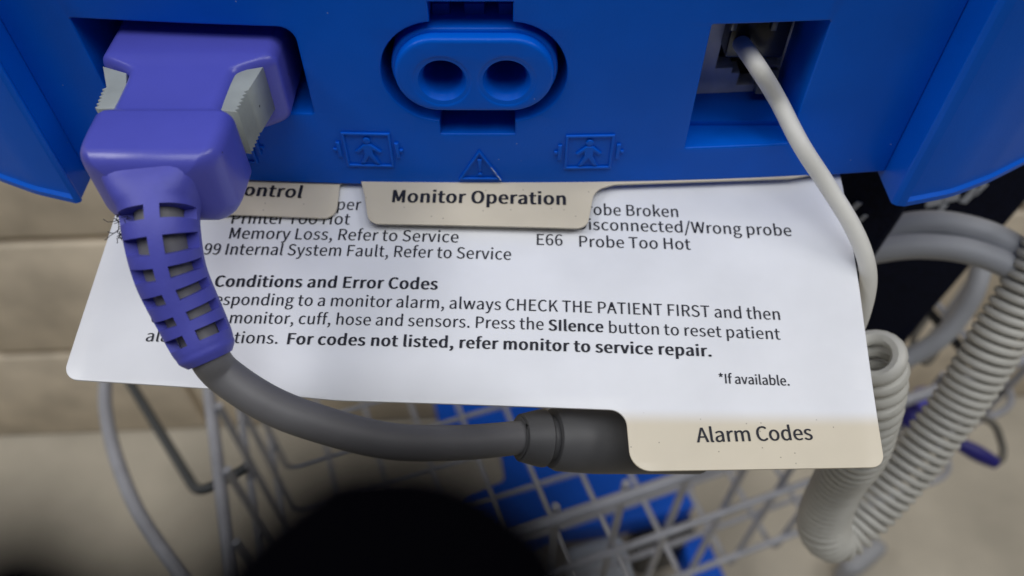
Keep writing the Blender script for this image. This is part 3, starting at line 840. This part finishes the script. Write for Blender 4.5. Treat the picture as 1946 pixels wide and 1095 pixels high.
# ribbed boot
bp = [PZ(305, 325, -.0850), PZ(303, 352, -.0856), PZ(303, 385, -.0866), PZ(309, 450, -.0895), PZ(326, 525, -.0943), PZ(364, 608, -.1000), PZ(400, 684, -.1046)]
path = catmull(bp, 22)
NT = len(path); NP = 48
cum = [0]
for a, b in zip(path, path[1:]): cum.append(cum[-1] + (b - a).length)
tot = cum[-1]
fr = frames(path, Vector((0, -.62, .65)))
def prof(s):        # s = 0..1 -> half width, half thickness, squareness
    keys = [(0, .0078, .0054, 6), (.10, .0074, .0053, 5), (.17, .0062, .0053, 2.8), (.23, .0057, .0053, 2.2), (.5, .0054, .0053, 2), (.75, .0051, .0051, 2), (.9, .0049, .0049, 2), (.965, .0045, .0045, 2), (1, .0036, .0036, 2)]
    for (s0, *a), (s1, *b) in zip(keys, keys[1:]):
        if s <= s1:
            t = (s - s0) / (s1 - s0)
            return [x + (y - x) * t for x, y in zip(a, b)]
    return keys[-1][1:]
SPIN = 0.032; rowsN = 6; s_start, s_end = .205, .925
def is_open(i, k):
    s = (cum[i] + cum[i + 1]) / 2 / tot
    if not s_start < s < s_end: return False
    f = (s - s_start) / (s_end - s_start) * rowsN
    fr_ = f - int(f)
    if not .23 < fr_ < .75: return False
    phi = ((k + .5) / NP + SPIN) * 4 % 1          # four columns of windows
    return .15 < phi < .85
bm = bmesh.new()
def ring_pt(i, k, inner):
    a, b, n = PR[i]
    ph = 2 * pi * k / NP
    c, s = cos(ph), sin(ph)
    q = (abs(c) ** n + abs(s) ** n) ** (-1 / n)
    th = max(.0012, min(a, b) - .0033)
    aa, bb = (b - th, a - th) if inner else (b, a)
    t, nn, bi = fr[i]
    return path[i] + nn * (c * q * aa) + bi * (s * q * bb)
PR = []
for i in range(NT):
    q = [prof(min(1, max(0, cum[i] / tot + j * .009))) for j in range(-5, 6)] if i < NT - 6 else [prof(cum[i] / tot)]
    PR.append([sum(c) / len(q) for c in zip(*q)])
VO = [[bm.verts.new(ring_pt(i, k, False)) for k in range(NP)] for i in range(NT)]
VI = [[bm.verts.new(ring_pt(i, k, True)) for k in range(NP)] for i in range(NT)]
OP = [[is_open(i, k) for k in range(NP)] for i in range(NT - 1)]
for i in range(NT - 1):
    for k in range(NP):
        k2 = (k + 1) % NP
        if not OP[i][k]:
            bm.faces.new((VO[i][k], VO[i][k2], VO[i + 1][k2], VO[i + 1][k]))
            bm.faces.new((VI[i][k], VI[i + 1][k], VI[i + 1][k2], VI[i][k2]))
            if i > 0 and OP[i - 1][k]: bm.faces.new((VO[i][k], VI[i][k], VI[i][k2], VO[i][k2]))
            if i < NT - 2 and OP[i + 1][k]: bm.faces.new((VO[i + 1][k], VO[i + 1][k2], VI[i + 1][k2], VI[i + 1][k]))
            if OP[i][k2]: bm.faces.new((VO[i][k2], VI[i][k2], VI[i + 1][k2], VO[i + 1][k2]))
            if OP[i][k - 1]: bm.faces.new((VO[i][k], VO[i + 1][k], VI[i + 1][k], VI[i][k]))
for k in range(NP):
    k2 = (k + 1) % NP
    bm.faces.new((VO[0][k], VI[0][k], VI[0][k2], VO[0][k2]))
    bm.faces.new((VO[-1][k], VO[-1][k2], VI[-1][k2], VI[-1][k]))
bmesh.ops.delete(bm, geom=[v for v in bm.verts if not v.link_faces], context='VERTS')
boot = link("strain_relief", from_bm(bm), M['boot'], lead, angle=50)
# thick grey cable out of the boot
inner = [p for p in path[22:]]
out = [PZ(425, 712, -.1080), PZ(505, 765, -.1115), PZ(600, 803, -.1145), PZ(740, 838, -.1195), PZ(880, 841, -.1260), PZ(1000, 831, -.1315), PZ(1060, 830, -.1340)]
cpath = inner[::6] + out
cp_ = catmull(cpath, 8); nin = len(inner[::6]) * 8
link("cable", tube(cp_, [.0037 if k < nin - 34 else .0031 for k in range(len(cp_))], 20), M['cable'], lead)
# in-line connector at the far end
ax0, ax1 = PZ(985, 832, -.1310), PZ(1330, 838, -.1460)
d = (ax1 - ax0); Ln = d.length; d.normalize()
keys = [(.0012, .0030), (.0012, .0036), (0, .0039), (.0004, .0044), (.0040, .0053), (.0050, .0054), (.0054, .0050), (.0055, .0043), (.0067, .0043), (.0068, .0055), (.0080, .0061), (.016, .0066), (Ln - .001, .0067), (Ln, .006)]
bm = bmesh.new()
tube_bm(bm, [ax0 + d * t for t, r in keys], [r for t, r in keys], 36)
link("cable_connector", from_bm(bm), M['barrel'], lead, angle=35)
# lint caught on the boot
bm = bmesh.new()
random.seed(4)
c0 = PZ(243, 425, -.0885)
for k in range(46):
    p = c0 + Vector((random.gauss(0, .0008), random.gauss(0, .0012), random.gauss(0, .0008)))
    d = Vector((random.uniform(-1, .3), random.uniform(-1, .6), random.uniform(-.4, .5))).normalized()
    pts = [p]
    for j in range(6):
        d = (d + Vector((random.gauss(0, .45), random.gauss(0, .45), random.gauss(0, .3)))).normalized()
        pts.append(pts[-1] + d * random.uniform(.0003, .0007))
    tube_bm(bm, pts, .00007, 4)
tag(link("lint", from_bm(bm), M['lint']), "small tuft of dark lint threads caught on the left side of the purple boot", "lint")

# ================================================================== probe cord: plug, cord, coil
pc = empty("probe_cord", (.055, .12, -.13), "pale grey cord from the right socket that turns into a long coiled lead", "cord")
yb0 = yfront(.044)
bm = bmesh.new()
p0, p1 = PY(1375, 100, yb0 + .012), PY(1484, 100, yb0 + .012)
box(bm, ((p0.x + p1.x) / 2, yb0 + .0155, zrt - .0100), (p1.x - p0.x, .010, .0085)); bevel_all(bm, .0005)
plugb = link("modular_plug", from_bm(bm), M['black'], pc)
bm = bmesh.new()
q = PY(1452, 160, yb0 + .0135)
box(bm, (q.x, yb0 + .0130, q.z + .0012), (.0042, .0022, .0050), Matrix.Rotation(radians(-18), 3, 'X')); bevel_all(bm, .0003)
link("latch", from_bm(bm), M['clear'], plugb)
for xx in (1392, 1468):
    bm = bmesh.new()
    q = PY(xx, 70, yb0 + .0095)
    box(bm, (q.x, yb0 + .0102, zrt - .0068), (.0011, .0008, .0022)); bevel_all(bm, .0002)
    link("contact_rib", from_bm(bm), M['clear'], plugb)
cp = [PY(1398, 66, yb0 + .016), PY(1410, 85, yb0 + .0100), PY(1440, 128, yb0 + .0015), PZ(1478, 190, -.0935), PZ(1522, 275, -.0985), PZ(1572, 352, -.1050), PZ(1617, 425, -.1105),
      PZ(1643, 485, -.1155), PZ(1650, 535, -.1210), PZ(1640, 590, -.1285), PZ(1622, 640, -.1370)]
full = catmull(cp, 12)
link("cord", tube(full, .00166, 18), M['cord'], pc)
# coil: a helix round a hanging loop
axis = catmull([PZ(1660, 668, -.1400), PZ(1668, 700, -.1455), PZ(1662, 780, -.1600), PZ(1642, 850, -.1780), PS(1600, 905, .215), PS(1572, 965, .232), PS(1566, 1005, .240), PS(1590, 1022, .246),
                PS(1645, 980, .246), PS(1724, 890, .242), PS(1815, 775, .235), PS(1890, 655, .226), PS(1960, 540, .218), PS(2040, 405, .21)], 30)
cl = [0]
for a, b in zip(axis, axis[1:]): cl.append(cl[-1] + (b - a).length)
af = frames(axis)
hel = []
tot_c = cl[-1]
s = 0.0; i = 0
phi = min((k * pi / 16 for k in range(32)), key=lambda f: (af[0][1] * cos(f) + af[0][2] * sin(f)).x)
def at_s(s):
    lo = 0
    while lo < len(cl) - 2 and cl[lo + 1] < s: lo += 1
    t = (s - cl[lo]) / max(1e-9, cl[lo + 1] - cl[lo])
    p = axis[lo].lerp(axis[lo + 1], t)
    n = af[lo][1].lerp(af[lo + 1][1], t).normalized(); b = af[lo][2].lerp(af[lo + 1][2], t).normalized()
    return p, n, b
SEG = 20
rad_w = []
while s < tot_c:
    p, n, b = at_s(s)
    loose = max(0, 1 - s / .055)
    rc = .0064 - .0018 * min(1, max(0, (.085 - s) / .06)) + .0002 * sin(s * 150)
    hel.append(p + (n * cos(phi) + b * sin(phi)) * rc)
    rad_w.append(.00122 + .0006 * loose)
    pitch = .00300 + .0015 * loose
    phi += 2 * pi / SEG; s += pitch / SEG
bm = bmesh.new()
tube_bm(bm, hel, rad_w, 9)
link("coil", from_bm(bm), M['coil'], pc)
# the run from cord to coil
a_, b_2 = full[-1], hel[0]
link("cord_tail", tube(catmull([full[-3], a_, a_.lerp(b_2, .5) + Vector((-.001, 0, 0)), b_2, hel[3]], 8), .0019, 14), M['cord'], pc)
# ================================================================== wire basket under the monitor
th = radians(19.5)
E1, E2 = Vector((cos(th), sin(th), 0)), Vector((-sin(th), cos(th), 0))
def BP(e, n, z): return E1 * e + E2 * n + Vector((0, 0, z))
eL, eR, nF, nB = -.0755, .385, .1300, .40
basket = empty("wire_basket", BP(.15, .26, -.56), "grey coated wire basket with three front rails below the cards", "basket")
def wire(pts, r, m='wire', corner=.02, seg=10, name="wire"):
    P = [Vector(p) for p in pts]
    out = [P[0]]
    for a, p, b in zip(P, P[1:], P[2:]):
        la, lb = (a - p).length, (b - p).length
        t = min(corner, la * .45, lb * .45)
        s, e = p + (a - p).normalized() * t, p + (b - p).normalized() * t
        for k in range(7):
            u = k / 6
            out.append(s * (1 - u) ** 2 + p * 2 * u * (1 - u) + e * u * u)
    out.append(P[-1])
    return link(name, tube(out, r, seg), M[m], basket)
for z, r, dn in ((-.349, .0031, 0), (-.427, .0022, .002), (-.530, .0022, .004)):
    wire([BP(.1, nB, z), BP(eR, nB, z), BP(eR - (0.0 if z > -.5 else -.008), nF + dn, z), BP(eL, nF + dn, z), BP(eL, nB, z), BP(.1, nB, z)], r, corner=.022, name="rail")
k = 0
e = eL + .036
ZBT = -.562
while e < eR - .01:
    wire([BP(e, nF + .0045, -.345), BP(e, nF + .0065, ZBT), BP(e, nB - .005, ZBT), BP(e, nB - .005, -.345)], .0021, corner=.012, seg=7)
    e += .0360
n = nF + .036
while n < nB - .01:
    wire([BP(eL + .0045, n, -.345), BP(eL + .0045, n, ZBT - .003), BP(eR - .005, n, ZBT - .003), BP(eR - .005, n, -.345)], .0021, corner=.012, seg=7)
    n += .0375
# hanger bent out of the left end
wire([PZ(240, 715, -.42), PZ(258, 745, -.42), PZ(376, 938, -.42), PZ(425, 918, -.42), PZ(470, 890, -.42)], .0030, 'wire_dark', corner=.016, name="hanger")
# thin tube hanging on the left
t = link("drip_tube", tube(catmull([PZ(212, 640, -.36), PZ(200, 735, -.36), PZ(204, 800, -.36), PZ(224, 880, -.358), PZ(266, 980, -.355), PZ(345, 1095, -.35), PZ(450, 1230, -.345)], 10), .0034, 14), M['wire'])
t.name = "side_tube"
tag(t, "grey curved tube hanging left of the basket, below the card's left corner", "tube")

# ================================================================== blue cart base far below
cb = empty("cart_base", PZ(1100, 940, -.9), "blue plastic cart base seen through the basket wires", "cart base")
zt = -.80
def base_plate(pts, z, thick, r=.012, b=.004):
    loop = round_poly([PZ(*p, z).xy for p in pts], r)
    me = curve_mesh([loop], thick, b)
    for v in me.vertices: v.co = (v.co.x, v.co.y, z - thick / 2 + v.co.z)
    return me
link("deck", base_plate([(812, 700), (1030, 690), (1025, 868), (1300, 868), (1326, 962), (1160, 1000), (1040, 1016), (985, 1045), (860, 985), (880, 950), (958, 915), (948, 838), (835, 815)], zt, .035), M['base'], cb)
link("battery_box", base_plate([(1195, 985), (1305, 955), (1330, 1030), (1215, 1065)], zt - .036, .06), M['black'], cb)
link("pale_cover", base_plate([(1070, 1045), (1180, 1012), (1215, 1130), (1080, 1160)], zt - .036, .05), M['white'], cb)
link("side_skirt", base_plate([(1295, 1025), (1340, 1010), (1390, 1120), (1330, 1150)], zt - .036, .06), M['base'], cb)
link("foot", base_plate([(1600, 1062), (1665, 1012), (1690, 1030), (1690, 1045), (1640, 1085), (1612, 1088)], -.90, .045, .012, .010), M['hose'], cb)

# ================================================================== right background
cuff = empty("pressure_cuff", PY(1800, 600, .20), "dark navy fabric blood pressure cuff with blurred white print, hanging behind the right cheek", "cuff")
def slab(pts, y, thick, r=.006, b=.003, tilt=0.0):
    loop = round_poly([Vector((PY(*p, y).x, PY(*p, y).z)) for p in pts], r)
    me = curve_mesh([loop], thick, b)
    zz = [v.co.y for v in me.vertices]; zm = max(zz)
    for v in me.vertices:
        x, z, d = v.co
        v.co = (x, y - d + .003 * sin(x * 60 + z * 40), z)
    return me
link("cuff_body", slab([(1560, 250), (2030, 250), (1752, 590), (1690, 655), (1560, 700)], .200, .010), M['navy'], cuff)
link("cuff_flap", slab([(1540, 270), (1800, 270), (1716, 402), (1650, 482), (1540, 520)], .150, .006, .003), M['navy'], cuff)
for i, (x, y, w, h, a) in enumerate([(1775, 385, 26, 18, -.3), (1808, 376, 24, 18, -.3), (1842, 372, 14, 34, .25), (1862, 360, 10, 26, .3), (1626, 392, 12, 22, .4), (1640, 414, 10, 16, .4), (1790, 396, 10, 20, .2)]):
    yy_ = .1935 if x > 1700 else .1455
    c = PY(x, y, yy_)
    k_ = c.length / FOC
    bm = bmesh.new()
    box(bm, c, (w * k_, .0006, h * k_), Matrix.Rotation(a, 3, 'Y')); bevel_all(bm, .0002, 1)
    link("print_mark", from_bm(bm), M['print'], cuff, smooth=False)
def hose(name, pts, r, m, label, cat, group=None):
    o = link(name, tube(catmull(pts, 10), r, 18), M[m])
    return tag(o, label, cat, group)
hose("air_hose", [PS(1640, 470, .235), PS(1690, 436, .232), PS(1780, 424, .228), PS(1880, 446, .224), PS(1960, 492, .22), PS(2040, 560, .218)], .0037, 'hose', "upper of two grey air hoses arching side by side across the navy cuff", "hose", "air hoses crossing the cuff")
hose("air_hose", [PS(1600, 500, .232), PS(1660, 478, .230), PS(1750, 468, .227), PS(1850, 480, .223), PS(1950, 522, .219), PS(2030, 580, .217)], .0037, 'hose', "lower of two grey air hoses arching side by side across the navy cuff", "hose", "air hoses crossing the cuff")
hose("thin_hose", [PS(1885, 430, .33), PS(1870, 490, .33), PS(1846, 565, .33), PS(1795, 635, .335), PS(1730, 678, .34), PS(1640, 720, .345)], .0042, 'hose', "grey hose curving down left from the pair of hoses towards the coiled cord", "hose")
hose("black_cable", [PS(1735, 570, .36), PS(1765, 592, .36), PS(1800, 632, .362), PS(1842, 680, .365), PS(1900, 745, .37)], .0022, 'black', "thin black cord running behind the grey hose beside the coiled lead", "cable")
hose("black_cable", [PS(1860, 440, .30), PS(1898, 502, .30), PS(1950, 560, .30), PS(2010, 620, .30)], .0026, 'black', "short black cord at the right edge between hoses and coiled lead", "cable")
hose("side_loop", [PS(1765, 600, .40), PS(1735, 650, .40), PS(1760, 690, .40), PS(1790, 650, .40)], .0016, 'taupe', "thin taupe wire loop behind the grey hose above the violet clip", "wire")

fs = empty("finger_sensor", PS(1850, 860, .42), "indigo and violet finger sensor with a taupe wire loop, behind the coiled lead", "sensor")
def bar(p, q, r0, m, name, flat=.6):
    pts = [p.lerp(q, k / 8) for k in range(9)]
    rs = [r0 * (.75 + .25 * sin(pi * min(1, max(0, k / 8)))) for k in range(9)]
    return link(name, tube(pts, rs, 14), M[m], fs)
bar(PS(1820, 842, .42), PS(1892, 880, .42), .0044, 'sensor_navy', "sensor_strip")
bar(PS(1722, 812, .42), PS(1748, 772, .42), .0066, 'sensor_navy', "sensor_shell")
bar(PS(1738, 768, .415), PS(1770, 748, .415), .0062, 'sensor_purple', "sensor_pad")
link("lead_wire", tube(catmull([PS(1748, 772, .42), PS(1800, 780, .425), PS(1880, 800, .425), PS(1903, 840, .425), PS(1905, 868, .423), PS(1892, 881, .42)], 10), .0020, 10), M['taupe'], fs)

# ================================================================== rounded black blobs close to the lens, forms invented for unidentified dark blurs
def blob(name, pts, rads, label):
    bm = bmesh.new()
    path = catmull([PS(*p) for p in pts], 10)
    n = len(path)
    rs = []
    for i in range(n):
        f = i / (n - 1) * (len(rads) - 1); j = min(int(f), len(rads) - 2)
        rs.append(rads[j] + (rads[j + 1] - rads[j]) * (f - j))
    tube_bm(bm, path, rs, 24)
    o = link(name, from_bm(bm), M['blob'])
    return tag(o, label, "blob", "black blobs close to the lens")
blob("black_blob", [(680, 815, .0095), (680, 835, .0095), (688, 890, .0095), (700, 975, .0095), (710, 1065, .0095), (720, 1180, .0095), (745, 1400, .0098)],
      [.0002, .0009, .0016, .0023, .0028, .0031, .0031], "black out-of-focus strap rising from the bottom edge under the grey cable")
blob("black_blob", [(-80, 1000, .0095), (-65, 1020, .0095), (-15, 1100, .0095), (50, 1215, .0095), (120, 1450, .0098)],
      [.0002, .0006, .0011, .0014, .0015], "black out-of-focus strap at the bottom left of the picture")
